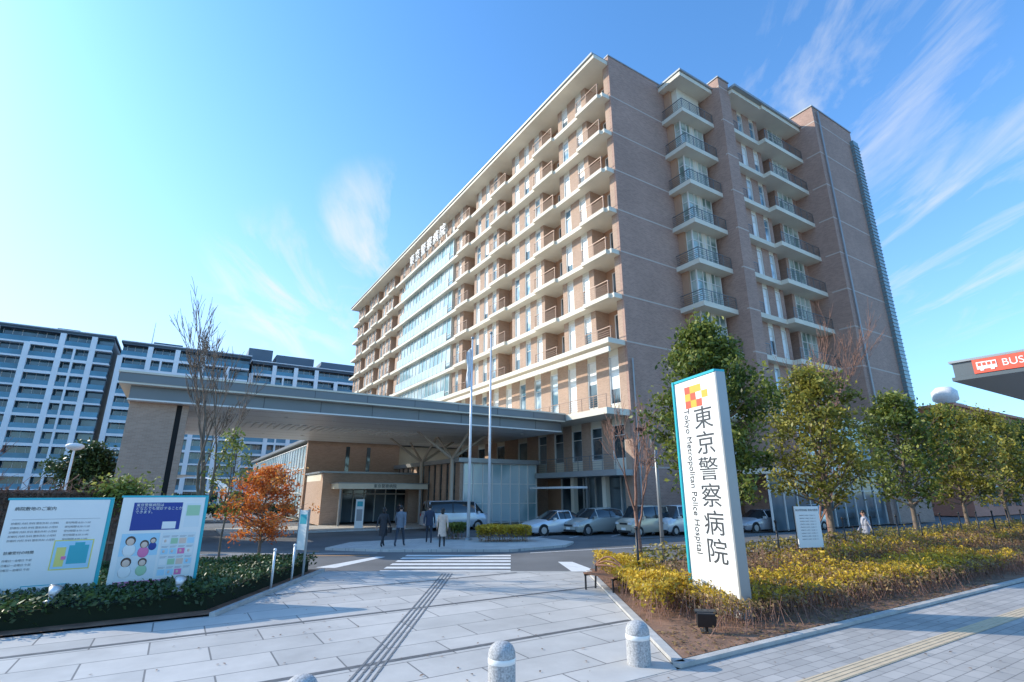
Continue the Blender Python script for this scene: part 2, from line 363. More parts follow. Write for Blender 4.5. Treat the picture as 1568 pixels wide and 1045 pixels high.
# ---------------- hospital ----------------
hosp=empty('hospital_building',CO,ANG)
P={}
def part(n):
    if n not in P: P[n]=MB()
    return P[n]
LV=[13.3,17.0,20.7,24.4,28.1,31.8,35.5,39.2]
T_END=76.0
core=part('core_walls')
core.box(1.4,30.5,.3,T_END-.2,0,39.0,M_recess)
core.box(7,30.5,-.9,.31,0,38.9,M_recess)
sl=part('floor_slabs'); br=part('brick_walls'); wn=part('window_panes'); fr=part('window_frames'); ra=part('balcony_railings')
def F(part_,a0,a1,d0,d1,z0,z1,m): part_.box(d0,d1,a0,a1,z0,z1,m)
def S(off):
    def f(part_,a0,a1,d0,d1,z0,z1,m): part_.box(a0,a1,d0-off,d1-off,z0,z1,m)
    return f
rw=random.Random(8)
M_cur=mat('closed_curtain',(.80,.80,.76),.35,var=.06,scale=3,spec=.8)
def wseg(G,a0,a1,z0,z1,n,ww=.9,sill=.42,head=.3,dep=1.4,M=None,gl=None):
    M=M or M_brick; gl0=gl or M_win
    if n==0: G(br,a0,a1,0,dep,z0,z1,M); return
    p=(a1-a0)/n; x=a0
    zs=z0+sill; zt=z1-head
    for i in range(n):
        gl=gl0
        c=a0+p*(i+.5); l=c-ww/2; r=c+ww/2
        G(br,x,l,0,dep,z0,z1,M); x=r
        G(br,l,r,.05,dep,z0,zs,M_cream); G(br,l,r,.05,dep,zt,z1,M_cream)
        zc=zs+(zt-zs)*.68
        if gl0 is M_win and rw.random()<.55:
            q=rw.choice((0,0,.3,.5)); G(wn,l+.05,r-.05,.15,.2,zs+.05+(zt-zs)*q,zt-.05,M_cur); 
            if q: G(wn,l+.05,r-.05,.16,.2,zs+.05,zs+.05+(zt-zs)*q,M_wind)
        else: G(wn,l+.05,r-.05,.16,.2,zs+.05,zt-.05,gl)
        G(fr,l,l+.06,.03,.25,zs,zt,M_frame);G(fr,r-.06,r,.03,.25,zs,zt,M_frame)
        G(fr,l+.06,r-.06,.03,.25,zs,zs+.06,M_frame);G(fr,l+.06,r-.06,.03,.25,zt-.06,zt,M_frame)
        G(fr,l+.06,r-.06,.10,.22,zc,zc+.05,M_frame)
    G(br,x,a1,0,dep,z0,z1,M)
def rail(G,a0,a1,d,z,h=1.1,sides=None,m=None):
    m=m or M_rail
    G(ra,a0,a1,d,d+.05,z+h-.05,z+h,m)
    for q in range(5): G(ra,a0,a1,d+.02,d+.04,z+.12+q*.17,z+.138+q*.17,m)
    n=max(1,int((a1-a0)/1.2))
    for i in range(n+1):
        x=a0+(a1-a0)*i/n; G(ra,x-.02,x+.02,d,d+.04,z,z+h-.05,m)
    if sides:
        for x in (a0,a1):
            G(ra,x-.025,x+.025,d+.05,sides,z+h-.05,z+h,m)
            for q in range(5): G(ra,x-.012,x+.012,d+.05,sides,z+.12+q*.17,z+.138+q*.17,m)
bal=[(.5,3.0),(7.2,10.0),(15.8,18.6),(24.4,27.2),(51.5,54.3),(60.1,62.9),(68.7,71.5)]
edges=[(3.0,7.2,2),(10.0,15.8,3),(18.6,24.4,3),(27.2,30.0,1),(48.0,51.5,1),(54.3,60.1,3),(62.9,68.7,3),(71.5,76.0,2)]
PR=-.85; PB=-1.1
for k in range(7):
    z0=LV[k]+.08; z1=LV[k+1]-.3
    for a0,a1,n in edges: wseg(F,a0,a1,z0,z1,n)
    F(br,0,.5,0,1.4,z0,z1,M_brick)
    for a0,a1 in bal:
        F(wn,a0+.5,a1-.9,1.33,1.37,z0+.05,z1-.5,M_wind); F(fr,a0+.42,a0+.5,1.28,1.38,z0,z1-.42,M_frame);F(fr,a1-.9,a1-.82,1.28,1.38,z0,z1-.42,M_frame);F(fr,a0+.42,a1-.82,1.28,1.38,z1-.5,z1-.42,M_frame)
        rail(F,a0-.2,a1+.2,PB+.05,z0,1.1,PR)
        F(part('condensers'),a1-.75,a1-.1,.3,.62,z0,z0+.75,M_frame)
    if k<6:
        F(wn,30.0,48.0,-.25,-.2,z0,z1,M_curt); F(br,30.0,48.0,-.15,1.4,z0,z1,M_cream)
        nn=14
        for i in range(nn+1):
            xx=30.05+(17.9)*i/nn; F(fr,xx-.04,xx+.04,-.32,-.18,z0,z1,M_frame)
        F(fr,30.0,48.0,-.31,-.19,z0+1.05,z0+1.11,M_frame)
        F(ra,30.1,47.9,PR-.04,PR,z0,z0+1.05,M_balus); F(ra,30.1,47.9,PR-.06,PR+.02,z0+1.05,z0+1.1,M_frame)
        for i in range(nn+1):
            xx=30.1+(17.8)*i/nn; F(ra,xx-.03,xx+.03,PR-.07,PR+.01,z0,z0+1.08,M_frame)
    else:
        wseg(F,30.0,48.0,z0,z1,8); rail(F,30.0,48.0,PR+.05,z0)
for k,z in enumerate(LV):
    pr=PR
    if k==0: pr=-1.7
    if k==7: pr=-1.6
    F(sl,-.12,T_END+.3,pr,1.5,z-.3,z+.08,M_cream)
    if 0<k<7:
        for a0,a1 in bal: F(sl,a0-.25,a1+.25,PB,PR,z-.28,z+.06,M_cream)
F(sl,-.05,T_END+.4,-1.75,1.5,39.28,39.48,M_metal)
F(sl,.2,T_END,1.5,30.4,39.0,39.3,M_metal)
F(sl,-.12,T_END,-1.72,-1.55,12.3,12.7,M_cream)
br.box(-.0,30,T_END-.2,T_END+.1,0,39.1,M_brick)
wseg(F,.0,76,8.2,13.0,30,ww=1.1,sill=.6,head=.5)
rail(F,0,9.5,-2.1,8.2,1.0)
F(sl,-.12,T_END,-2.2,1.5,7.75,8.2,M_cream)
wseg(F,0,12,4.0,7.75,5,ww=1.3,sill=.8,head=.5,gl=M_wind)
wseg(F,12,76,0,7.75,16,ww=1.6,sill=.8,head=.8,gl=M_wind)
F(sl,-.12,9.7,-1.6,1.5,3.6,4.0,M_metal); rail(F,0,9.5,-1.55,4.0,1.05,m=M_railg)
F(wn,.8,9.7,1.2,1.3,.2,3.6,M_wind); F(br,0,.8,0,1.4,0,3.6,M_brick)
for i in range(7): F(fr,.9+i*1.45,1.0+i*1.45,1.1,1.25,0,3.6,M_frame)
F(sl,3,9,-2.6,-1.6,2.75,2.9,M_white); F(sl,4.8,5.0,-.1,.1,0,3.6,M_metal)
for t in (2.5,6.2): F(sl,t,t+.4,-.3,.1,0,3.6,M_cream)
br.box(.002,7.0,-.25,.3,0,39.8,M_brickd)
fr.box(-.05,7.1,-.30,.35,39.8,39.92,M_metal)
for z in LV[:-1]+[8.1,4.2]: part('joint_bands').box(.01,7.0,-.262,-.2,z-.06,z+.05,M_joint)
def mull(Gpart,x0,x1,y,z0,z1,n,rows=(.35,),m=None):
    m=m or M_frame
    for i in range(n+1):
        x=x0+(x1-x0)*i/n; Gpart.box(x-.04,x+.04,y-.06,y+.06,z0,z1,m)
    for r in rows: Gpart.box(x0,x1,y-.05,y+.05,z0+(z1-z0)*r-.03,z0+(z1-z0)*r+.03,m)
def mully(Gpart,y0,y1,x,z0,z1,n,rows=(.35,),m=None):
    m=m or M_frame
    for i in range(n+1):
        y=y0+(y1-y0)*i/n; Gpart.box(x-.06,x+.06,y-.04,y+.04,z0,z1,m)
    for r in rows: Gpart.box(x-.05,x+.05,y0,y1,z0+(z1-z0)*r-.03,z0+(z1-z0)*r+.03,m)
M_bay=glassmat('bay_glass',(.16,.24,.20),(.50,.58,.52),.5,thr=.47)
levels=[4.0,8.2]+LV
for k in range(len(levels)-1):
    z0=levels[k]+.1; z1=levels[k+1]-.32
    top=(k==len(levels)-2)
    if top:
        br.box(7.3,10.4,-1.5,-.2,z0,z1,M_cream)
    else:
        wn.box(7.3,10.4,-1.5,-.2,z0+.0,z1,M_bay); mull(fr,7.3,10.4,-1.5,z0,z1,4,(.33,.72)); mully(fr,-1.5,-.3,7.3,z0,z1,2,(.33,.72))
        fr.box(8.5,9.2,-1.54,-1.3,z0,z1,M_cream)
    def SR(a0,a1,d): 
        ra.box(a0,a1,d,d+.05,z0+1.0,z0+1.05,M_railg)
        for q in range(5): ra.box(a0,a1,d+.01,d+.035,z0+.12+q*.17,z0+.145+q*.17,M_railg)
        n=max(1,int((a1-a0)/1.0))
        for i in range(n+1):
            x=a0+(a1-a0)*i/n; ra.box(x-.02,x+.02,d,d+.05,z0,z0+1.0,M_railg)
    SR(6.5,10.7,-2.55)
    for q in list(range(5)): ra.box(6.48,6.52,-2.5,-.3,z0+.12+q*.17,z0+.145+q*.17,M_railg)
    ra.box(6.46,6.54,-2.5,-.3,z0+1.0,z0+1.05,M_railg)
    G=S(2.6)
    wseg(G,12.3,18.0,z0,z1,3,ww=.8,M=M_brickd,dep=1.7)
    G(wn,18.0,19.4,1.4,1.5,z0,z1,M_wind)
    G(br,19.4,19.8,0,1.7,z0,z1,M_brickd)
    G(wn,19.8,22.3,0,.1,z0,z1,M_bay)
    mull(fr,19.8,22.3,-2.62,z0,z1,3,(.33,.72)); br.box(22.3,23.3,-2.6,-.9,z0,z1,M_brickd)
    SR(16.8,23.2,-3.95)
    SR(12.3,13.6,-3.2)
for k,z in enumerate(levels[1:]):
    e=.1 if k==len(levels)-2 else 0
    sl.box(6.4-e,10.75+e,-2.6-e*2,-.24,z-.32,z+.1,M_cream)
    sl.box(12.2,16.6,-3.3-e*7,-.9,z-.32,z+.1,M_cream); sl.box(16.6,23.25,-4.0-e*2,-.9,z-.318,z+.098,M_cream)
sl.box(6.2,10.9,-2.95,-.2,39.32,39.5,M_metal); sl.box(12.1,23.2,-4.4,-.9,39.3,39.55,M_metal)
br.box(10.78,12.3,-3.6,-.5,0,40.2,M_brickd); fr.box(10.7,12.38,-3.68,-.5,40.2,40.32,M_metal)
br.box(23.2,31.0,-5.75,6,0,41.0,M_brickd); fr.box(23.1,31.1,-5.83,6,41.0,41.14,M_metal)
for z in LV+[8.1,4.2]: 
    part('joint_bands').box(23.19,31.01,-5.762,-5.5,z-.06,z+.05,M_joint); part('joint_bands').box(23.188,23.5,-5.76,-4.4,z-.06,z+.05,M_joint)
    part('joint_bands').box(10.77,12.31,-3.61,-3.4,z-.06,z+.05,M_joint)
part('drain_pipes').tube((23.95,-5.9,0),(23.95,-5.9,40.6),.09,.09,8,M_metal)
part('drain_pipes').tube((.35,-.4,0),(.35,-.4,12),.06,.06,8,M_metal)
M_louv=mat('teal_louver',(.20,.30,.33),.4,.3)
lv=part('louver_strip')
lv.box(30.4,31.5,-6.1,-5.0,3,39.6,M_louv)
for i in range(90): lv.box(30.35,31.55,-6.16,-5.0,3.3+i*.4,3.36+i*.4,M_metal)
sl.box(7.0,23.2,-6.0,-.3,3.7,4.05,M_cream); wn.box(7.2,23,-5.4,-5.3,0,3.7,M_wind); mull(fr,7.2,23,-5.42,0,3.7,10,(.7,)) 
wn.box(12.5,23,-5.0,-4.9,4.05,7.85,M_curt); mull(fr,12.5,23,-5.02,4.05,7.85,8,(.3,.7)); br.box(12.5,23,-4.88,-3,4.05,7.85,M_brickd)
sl.box(12.3,23.2,-5.6,-4,7.85,8.25,M_cream)
# podium P1
wn.box(-8.1,-1.4,9.9,9.98,.3,4.7,M_curt)
for i in range(9): fr.box(-8.2+i*.85,-8.12+i*.85,9.8,10.05,0,4.7,M_frame)
for z in (0.2,1.6,3.1,4.65): fr.box(-8.1,-1.4,9.86,10.02,z,z+.07,M_frame)
br.box(-8.3,-1.3,10.3,30,0,4.7,M_cream)
sl.box(-8.8,-1.3,9.4,30,4.72,5.05,M_metal)
for i in range(11):
    t=9.8+i*1.25
    br.box(-8.5,-8.25,t,t+.75,0,4.7,M_brick); wn.box(-8.42,-8.36,t+.75,t+1.25,0,4.7,M_wind)
F_=M_brick
br.box(-16.9,-8.5,17.5,18.3,3.0,4.0,F_); br.box(-16.9,-15.3,17.5,18.3,0,3.0,F_); br.box(-9.6,-8.5,17.5,18.3,0,3.0,F_)
br.box(-16.9,-8.5,18.3,24,3.4,3.98,M_cream); br.box(-16.9,-16.4,18.3,24,0,3.4,F_)
fr.box(-17.05,-8.4,17.35,24,4.0,4.15,M_metal)
wn.box(-16.4,-8.5,21.0,21.1,0,3.4,M_wind)
for i in range(9): fr.box(-16.4+i*.98,-16.32+i*.98,20.9,21.1,0,3.4,M_frame)
fr.box(-16.4,-8.5,20.9,21.08,2.3,2.42,M_frame)
sl.box(-16.2,-8.8,15.2,17.5,2.75,3.15,M_cream); sl.box(-16.3,-8.7,15.1,17.5,3.15,3.22,M_metal)
for x in (-15.9,-9.3): part('entrance_posts').tube((x,15.6,0),(x,15.6,2.75),.09,.09,10,M_metal)
text('東京警察病院',.32,hosp,(-12.5,15.18,2.95),(R(90),0,0),M_black,'entrance_sign_letters')
br.box(-17.1,-8.3,24,24.5,0,7.1,M_brick); 
for x in (-13.6,-11.6): wn.box(x,x+.35,23.95,24.02,4.3,6.7,M_wind)
br.box(-16.6,-1.4,24.5,66,0,7.0,M_cream)
wn.box(-17.02,-16.95,24.6,66,.6,6.7,M_curt)
for i in range(29): fr.box(-17.12,-16.9,24.6+i*1.45,24.68+i*1.45,.3,6.8,M_frame)
for z in (.4,2.4,4.6,6.7): fr.box(-17.09,-16.92,24.6,66,z,z+.09,M_frame)
sl.box(-17.4,-1.4,23.7,66.3,7.1,7.35,M_metal)
for i,ch in enumerate('東京警察病院'):
    text(ch,2.0,hosp,(-1.15,43.2-i*2.25,36.9),(R(90),0,R(-90)),M_frame,'roof_sign_letter',ext=.08)
for n,b in P.items(): b.build(n,hosp)

# ---------------- canopy ----------------
can=empty('entrance_canopy',CO,ANG)
mb=MB(); w0,w1,t0,t1=-30,-2.25,4.5,22.5
mb.box(w0,w1,t0,t1,7.75,8.2,M_canm); mb.box(w0-.06,w1+.03,t0-.06,t1+.06,8.2,8.3,M_cream)
mb.box(w0+.02,w1-.02,t0+.02,t1-.02,7.66,7.75,M_cream)
mb.build('roof_slab',can)
mb=MB(); 
i0,i1,j0,j1=w0+.5,w1-.05,t0+.5,t1-.5
mb.box(i0,i1,j0,j1,7.0,7.66,M_canm); mb.box(i0-.05,i1+.02,j0-.05,j1+.05,6.92,7.0,M_frame)
for i in range(9):
    x=i0+3.1*(i+1)
    if x<i1: mb.box(x-.012,x+.012,j0-.012,j0+.02,7.0,7.66,M_dark)
for i in range(20):
    x=w0+3.1*(i+1)
    if x<w1: mb.box(x-.01,x+.01,t0-.01,t0+.02,7.75,8.2,M_dark)
mb.build('fascia',can)
mb=MB(); mb.box(i0+.1,i1-.1,j0+.1,j1-.1,6.93,7.1,M_soffit)
for i in range(8): mb.box(i0+.3,i1-.3,j0+.8+i*2.1,j0+.84+i*2.1,6.918,6.94,M_soffl)
for i in range(20): mb.box(i0+1.3+i*1.33,i0+1.32+i*1.33,j0+.2,j1-.2,6.921,6.94,M_soffl)
M_lite=mat('soffit_louvre',(.78,.77,.72),.5)
for i in range(26): mb.box(-24+i*.5,-23.75+i*.5,j0+6,j0+9,6.86,6.915,M_lite)
for i in range(9):
    for j in range(3): mb.lathe([(.12,6.90),(.12,6.93)],(i0+2+i*2.9,j0+2.5+j*5.2,0),12,M_lite)
mb.build('soffit',can)
mb=MB(); mb.box(-29.45,-27.4,5.5,10.5,-.1,6.92,M_brick); mb.box(-27.4,-27.15,5.9,10.3,-.1,6.92,M_dark); mb.box(-27.15,-26.85,5.5,10.5,-.1,6.92,M_brick)
mb.box(-29.45,-27.0,16,20,-.1,6.92,M_brick)
mb.build('brick_pier',can)
M_strut=mat('strut_paint',(.55,.45,.35),.5)
mb=MB()
for (a,b) in ((-8.9,10.4),(-8.9,16.5)):
    mb.tube((a,b,-.1),(a,b,5.1),.16,.16,10,M_strut)
    for dx,dy in ((-3,0),(3,0),(0,-3),(0,3)): mb.tube((a,b,5.0),(a+dx,b+dy,6.95),.12,.09,8,M_strut)
mb.build('tree_struts',can)

# ---------------- apartments ----------------
M_ap_g=glassmat('apartment_glass',(.02,.06,.09),(.08,.17,.22),.2)
M_ap_b=mat('apartment_balustrade',(.09,.26,.36),.15,var=.35,scale=.15)
M_ap_w=mat('apartment_concrete',(.92,.91,.90),.7,var=.05,scale=.3)
M_ap_d=mat('apartment_dark',(.11,.15,.19),.5,var=.1,scale=.2)
def apart(name,loc,x0,x1,floors,fh,pent=()):
    r=empty(name,loc,ANG); b=MB(); g=MB(); s=MB(); rl=MB(); H=floors*fh
    b.box(x0,x1,.1,16,0,H,M_ap_d); g.box(x0+.1,x1-.1,0,.05,.3,H-.3,M_ap_g)
    n=int((x1-x0)/5.4)
    for k in range(floors+1):
        z=k*fh; s.box(x0,x1,-1.7,.0,z-.18,z+.18,M_ap_d if k==floors else M_ap_w)
        if k<floors: rl.box(x0,x1,-1.66,-1.62,z+.18,z+1.25,M_ap_b)
        for i in range(n):
            a=x0+i*5.4
            if k<floors and i%4!=3: s.box(a+.3,a+4.9,-1.78,-1.7,z-.34,z+.26,M_ap_w)
            if k<floors: 
                for q in range(3): b.box(a+.8+q*1.5,a+.86+q*1.5,-.06,.0,z+.2,z+fh-.2,M_ap_w)
    for i in range(n+1):
        a=x0+i*5.4
        if a<x1: s.box(a-.5,a+.5,-1.95,-1.2,0,H-.2 if i%4 else H-3,M_ap_w)
        if i%4==1: s.box(a+2.2,a+2.6,-1.85,-1.2,0,H-3,M_ap_w)
    s.box(x0-.3,x1+.3,-2.0,16,H+.18,H+.6,M_ap_d); s.box(x0-.3,x1+.3,-2.1,-1.95,H+.45,H+.62,M_ap_w)
    for (a,c,h) in pent: b.box(a,c,3,12,H+.5,H+h,M_ap_d)
    b.build('body',r); g.build('glazing',r); s.build('slabs_and_columns',r); rl.build('balcony_balustrades',r)
apart('apartment_building',(-107,103,0),-60,19,12,3.0,((-10,-6,2.5),(8,12,2)))
apart('apartment_building',(-107+V.x*20+U.x*1,103+V.y*20+U.y*1,0),.6,27,12,2.96,((6,12,2.2),))
apart('apartment_building',(-107+V.x*47+U.x*5,103+V.y*47+U.y*5,0),1,42,12,2.95,((0,6,5),(7,17,4),(19,33,3.6)))
mb=MB(); mb.tube((-86,118,36),(-86,118,42),.15,.06,6,M_ap_w); mb.build('rooftop_antenna')
r=empty('covered_walkway',(-31,50,-.1),R(20)); mb=MB()
for i in range(12):
    a0=math.pi*i/12; a1=math.pi*(i+1)/12
    mb.quad([(-3.4*math.cos(a0),0,2.6+1.6*math.sin(a0)),(-3.4*math.cos(a1),0,2.6+1.6*math.sin(a1)),(-3.4*math.cos(a1),6,2.6+1.6*math.sin(a1)),(-3.4*math.cos(a0),6,2.6+1.6*math.sin(a0))],M_ap_w)
for x in (-3.3,3.3):
    for y in (.1,3,5.9): mb.tube((x,y,0),(x,y,2.6),.1,.1,8,M_ap_w)
mb.build('arched_roof',r)
M_red=brickmat('red_brick',(.66,.26,.17),(.58,.21,.13),(.35,.25,.2),.3,.1,.01)
r=empty('low_brick_building',(62,66,0),ANG); b=MB(); b.box(-14,40,0,14,0,12,M_red)
for k in range(3):
    b.box(-14.1,40.1,-.12,0,3.6*k+2.9,3.6*k+3.3,M_white)
    for i in range(14): b.box(-12+i*3.6,-10+i*3.6,-.05,.0,3.6*k+1,3.6*k+2.6,M_wind)
b.box(-14.5,40.5,-.5,14.5,12,12.3,M_red); b.build('walls',r)
b=MB(); b.box(1,4,4,7,12.3,14.4,M_metal); b.lathe([(.3,14.2),(1.5,15.0),(1.5,16.2),(.9,16.8),(.001,16.9)],(2.5,5.5,0),16,M_white)
b.build('water_tank',r)

# ---------------- sign pylon ----------------
M_sw=mat('sign_white',(.84,.83,.79),.35,var=.02,scale=2)
M_st=mat('sign_text',(.05,.055,.06),.5)
rz=math.atan2(-1.5,.45)
sg=empty('hospital_sign_pylon',(4.38,11.95,0),rz)
mb=MB(); mb.box(-.75,.78,-.12,.12,.0,5.0,M_sw); mb.build('panel',sg,bevel=.01)
mb=MB(); mb.box(-.81,-.752,-.16,.16,.0,5.06,M_teal); mb.box(-.752,.80,-.14,.14,5.003,5.06,M_teal); mb.box(.781,.83,-.12,.12,0,5.0,M_metal); mb.build('edge_trim',sg)
for i,ch in enumerate('東京警察病院'):
    text(ch,.54,sg,(.24,-.125,4.02-i*.565),(R(90),0,0),M_st,'kanji',sx=1.3)
text('Tokyo Metropolitan Police Hospital',.27,sg,(-.36,-.125,2.72),(R(90),R(90),0),M_st,'english_name',sx=.82)
mb=MB(); M_lr=mat('logo_red',(.80,.10,.05),.5); M_lo=mat('logo_orange',(.88,.42,.05),.5)
for i in range(4):
    for j in range(3):
        m=(M_lr,M_lo,M_lr)[(i+j)%3] if (i+j)%2==0 else (M_lo if i<2 else M_sw)
        mb.box(-.36+i*.21,-.15+i*.21,-.125,-.119,4.33+j*.17,4.5+j*.17,m)
mb.build('logo',sg)
def board(name,loc,w,z0,z1):
    r=empty(name,(loc[0]*1.12,loc[1]*1.12,-.288),R(33)); r.scale=(1.12,1.12,1.12); mb=MB(); mb.box(0,w,-.06,.06,z0,z1,M_sw); mb.build('panel',r)
    mb=MB(); mb.box(-.03,w+.06,-.04,.1,z1+.002,z1+.04,M_teal); mb.box(w+.002,w+.06,-.05,.12,z0-.1,z1,M_teal); mb.box(.15,.25,.0,.08,0,z0,M_teal); mb.box(w-.25,w-.15,.0,.08,0,z0,M_teal)
    mb.box(0,w,.062,.1,z0,z1,M_teal); mb.build('frame',r); return r
b1=board('map_board',(-9.35,10.05,0),1.5,.42,2.28)
def rect(mb,x0,x1,z0,z1,m,y=-.064): mb.box(x0,x1,y,-.058,z0,z1,m)
M_ye=mat('print_yellow',(.78,.70,.20),.5);M_bl=mat('print_teal',(.05,.42,.48),.5);M_nv=mat('print_navy',(.02,.05,.28),.5);M_pk=mat('print_pink',(.82,.20,.40),.5);M_sk=mat('print_sky',(.45,.70,.82),.5);M_gn=mat('print_green',(.40,.62,.38),.5);M_gr=mat('print_grey',(.35,.35,.36),.5);M_skn=mat('print_skin',(.80,.58,.45),.5)
M_pl=mat('print_pale',(.75,.78,.76),.5); M_hairp=mat('print_brown',(.10,.05,.03),.5)
mb=MB(); rect(mb,.78,1.38,1.02,1.55,M_ye); rect(mb,.80,1.36,1.04,1.53,M_sk,-.067); rect(mb,.84,.98,1.08,1.42,M_ye,-.07); rect(mb,1.02,1.32,1.12,1.45,M_bl,-.07); rect(mb,1.1,1.25,1.3,1.5,M_bl,-.072); rect(mb,.93,1.0,1.2,1.26,M_pk,-.073); rect(mb,.45,1.1,.62,.78,M_bl); rect(mb,.465,1.085,.635,.765,M_sw,-.067); rect(mb,.1,1.4,1.93,1.936,M_gr)
mb.build('map_print',b1)
RB=(R(90),0,0)
text('病院敷地のご案内',.075,b1,(.1,-.062,2.12),RB,M_st,'heading',align='LEFT')
for i in range(5):
    text('診療科 内科 外科 整形外科 小児科',.045,b1,(.1,-.062,1.86-i*.075),RB,M_gr,'body_text',align='LEFT'); text('受付時間 8:30-11:00',.045,b1,(.88,-.062,1.86-i*.075),RB,M_gr,'body_text',align='LEFT')
text('診療受付の時間',.06,b1,(.1,-.062,1.35),RB,M_st,'body_text',align='LEFT')
for i in range(3): text('月曜日～金曜日 午前',.045,b1,(.1,-.062,1.22-i*.08),RB,M_gr,'body_text',align='LEFT')
text('駐車場のご案内',.055,b1,(.52,-.069,.70),RB,M_st,'body_text',align='LEFT')
b2=board('poster_board',(-7.92,10.98,0),1.45,.42,2.32)
mb=MB(); rect(mb,.20,1.05,1.68,2.22,M_nv); rect(mb,.74,.98,1.70,1.84,M_sw,-.067); rect(mb,1.12,1.40,1.72,2.2,M_pl); rect(mb,1.14,1.38,1.95,2.16,M_gn,-.067)
rect(mb,.10,.74,.76,1.62,M_pl); rect(mb,.10,.74,1.2,1.62,M_sk,-.0645); rect(mb,.78,1.38,.76,1.62,M_pl)
def cart(x,z,s,cl):
    mb.ell((x,-.066,z-.1*s),(.10*s,.006,.11*s),cl); mb.ell((x,-.068,z+.06*s),(.078*s,.007,.082*s),M_hairp); mb.ell((x,-.072,z+.045*s),(.06*s,.007,.062*s),M_skn)
cart(.26,1.42,1.1,M_sw);cart(.50,1.36,.95,M_pk);cart(.64,1.44,.7,M_nv);cart(.25,1.02,1.1,M_sw);cart(.52,1.02,.95,M_gn)
cols=[M_sk,M_skn,M_gn,M_sw,M_pk,M_sk]; rp=random.Random(6)
for i in range(4):
    for j in range(4):
        x=.80+i*.146; z=.80+j*.20; rect(mb,x,x+.125,z,z+.11,cols[(i*5+j*3)%6],-.066); rect(mb,x,x+.1,z+.13,z+.138,M_gr,-.066); rect(mb,x,x+.12,z+.15,z+.158,M_gr,-.066)
        if rp.random()<.6: mb.ell((x+.05,-.068,z+.06),(.022,.005,.03),M_skn)
rect(mb,.10,1.38,.64,.73,M_pk)
mb.build('poster_print',b2)
text('東京警察病院は\nどなたでも受診することが\nできます。',.068,b2,(.24,-.069,2.10),RB,M_sw,'poster_title',align='LEFT')
text('お気軽にお越しください  病院の行事のお知らせ',.055,b2,(.14,-.068,.685),RB,M_sw,'poster_caption',align='LEFT')

def spot(loc,m):
    mb=MB(); mb.lathe([(.10,0),(.11,.03),(.05,.05),(.03,.12)],(0,0,0),12,M_metal); mb.tube((0,0,.12),(-.03,.10,.24),.05,.11,12,m,True); mb.tube((-.03,.10,.24),(-.032,.11,.255),.115,.115,12,M_metal,True)
    mb.build('spotlight',loc=loc)
spot((-8.75,10.75,.42),M_pole); spot((-7.05,11.9,.42),M_pole)
mb=MB(); mb.box(-.16,.16,-.07,.07,.12,.36,M_black); mb.box(-.19,.19,-.02,.1,.33,.37,M_black); mb.tube((0,0,0),(0,0,.14),.03,.03,8,M_black); mb.box(-.1,.1,-.1,.1,0,.03,M_black); mb.build('floodlight',loc=(3.45,10.2,.04),rot=(R(15),0,R(-10)),bevel=.01)
for p in ((-2.2,6.18),(-.13,7.46),(1.87,8.6)):
    r=empty('granite_bollard',(*p,0)); mb=MB()
    mb.lathe([(.175,0),(.175,.335)],(0,0,0),32,M_granite)
    mb.lathe([(.175,.395),(.175,.43),(.165,.48),(.14,.525),(.10,.556),(.05,.572),(.001,.576)],(0,0,0),32,M_granite); mb.build('stone',r)
    mb=MB(); mb.lathe([(.175,.334),(.178,.337),(.178,.392),(.175,.396)],(0,0,0),32,M_sw); mb.build('band',r)
for i,(x,y,h) in enumerate(((-2.35,29.4,11.2),(-1.3,30.6,11.9))):
    r=empty('flagpole',(x,y,0)); mb=MB(); mb.tube((0,0,0),(0,0,h),.09,.05,12,M_pole,True); mb.lathe([(.2,0),(.2,.1),(.1,.14)],(0,0,0),12,M_metal); mb.ell((0,0,h+.08),(.1,.1,.1),M_metal); mb.build('pole',r)
    if i==0:
        mb=MB(); n=8
        for a in range(n):
            for c in range(5):
                f=lambda a,c:(-.06-.05*c-.03*math.sin(a*1.3),.05*math.sin(c*2+a*.8),h-.5-a*.28-c*.05)
                mb.quad([f(a,c),f(a,c+1),f(a+1,c+1),f(a+1,c)],M_white)
        mb.build('flag',r)
r=empty('street_lamp',(-21.2,25.4,-.1)); mb=MB(); mb.tube((0,0,0),(0,0,4.5),.07,.05,10,M_pole); mb.lathe([(.05,4.5),(.25,4.55),(.36,4.66),(.37,4.74),(.25,4.82),(.001,4.85)],(0,0,0),20,M_white); mb.build('lamp',r)
r=empty('street_lamp',(5.9,21.6,-.1)); mb=MB(); mb.tube((0,0,0),(0,0,5.2),.08,.06,10,M_metal,True); mb.tube((0,0,4.9),(-.45,0,5.05),.03,.03,8,M_black); mb.box(-.75,-.3,-.1,.1,5.0,5.12,M_black); mb.box(-.16,.16,-.12,.12,4.3,5.0,M_metal); mb.build('lamp',r)
r=empty('post_fence',(3.3,14.55,.04),ANG); mb=MB()
for i in range(22):
    x=i*2.1; mb.tube((x,0,0),(x,0,1.45),.035,.035,8,M_black,True); mb.ell((x,0,1.48),(.05,.05,.05),M_black)
for z in (.3,.6,.9,1.2): mb.tube((0,0,z),(44.1,0,z),.008,.008,5,M_black)
mb.build('posts_and_wires',r)
r=empty('vine_covered_fence',(-24,9.6,0),R(33)); mb=MB(); M_vine=mat('dry_vine',(.20,.12,.09),.95,var=.4,scale=8,bump=.8,bscale=30)
mb.box(0,14.2,0,.2,0,2.5,M_vine)
for i in range(60): mb.box(i*.24,i*.24+.04,-.05,-.0,0,2.6,M_barkr)
for z in (.9,1.6,2.4): mb.box(0,14.2,-.08,-.05,z,z+.08,M_barkr)
mb.build('lattice',r)
mb=MB(); rd=random.Random(2)
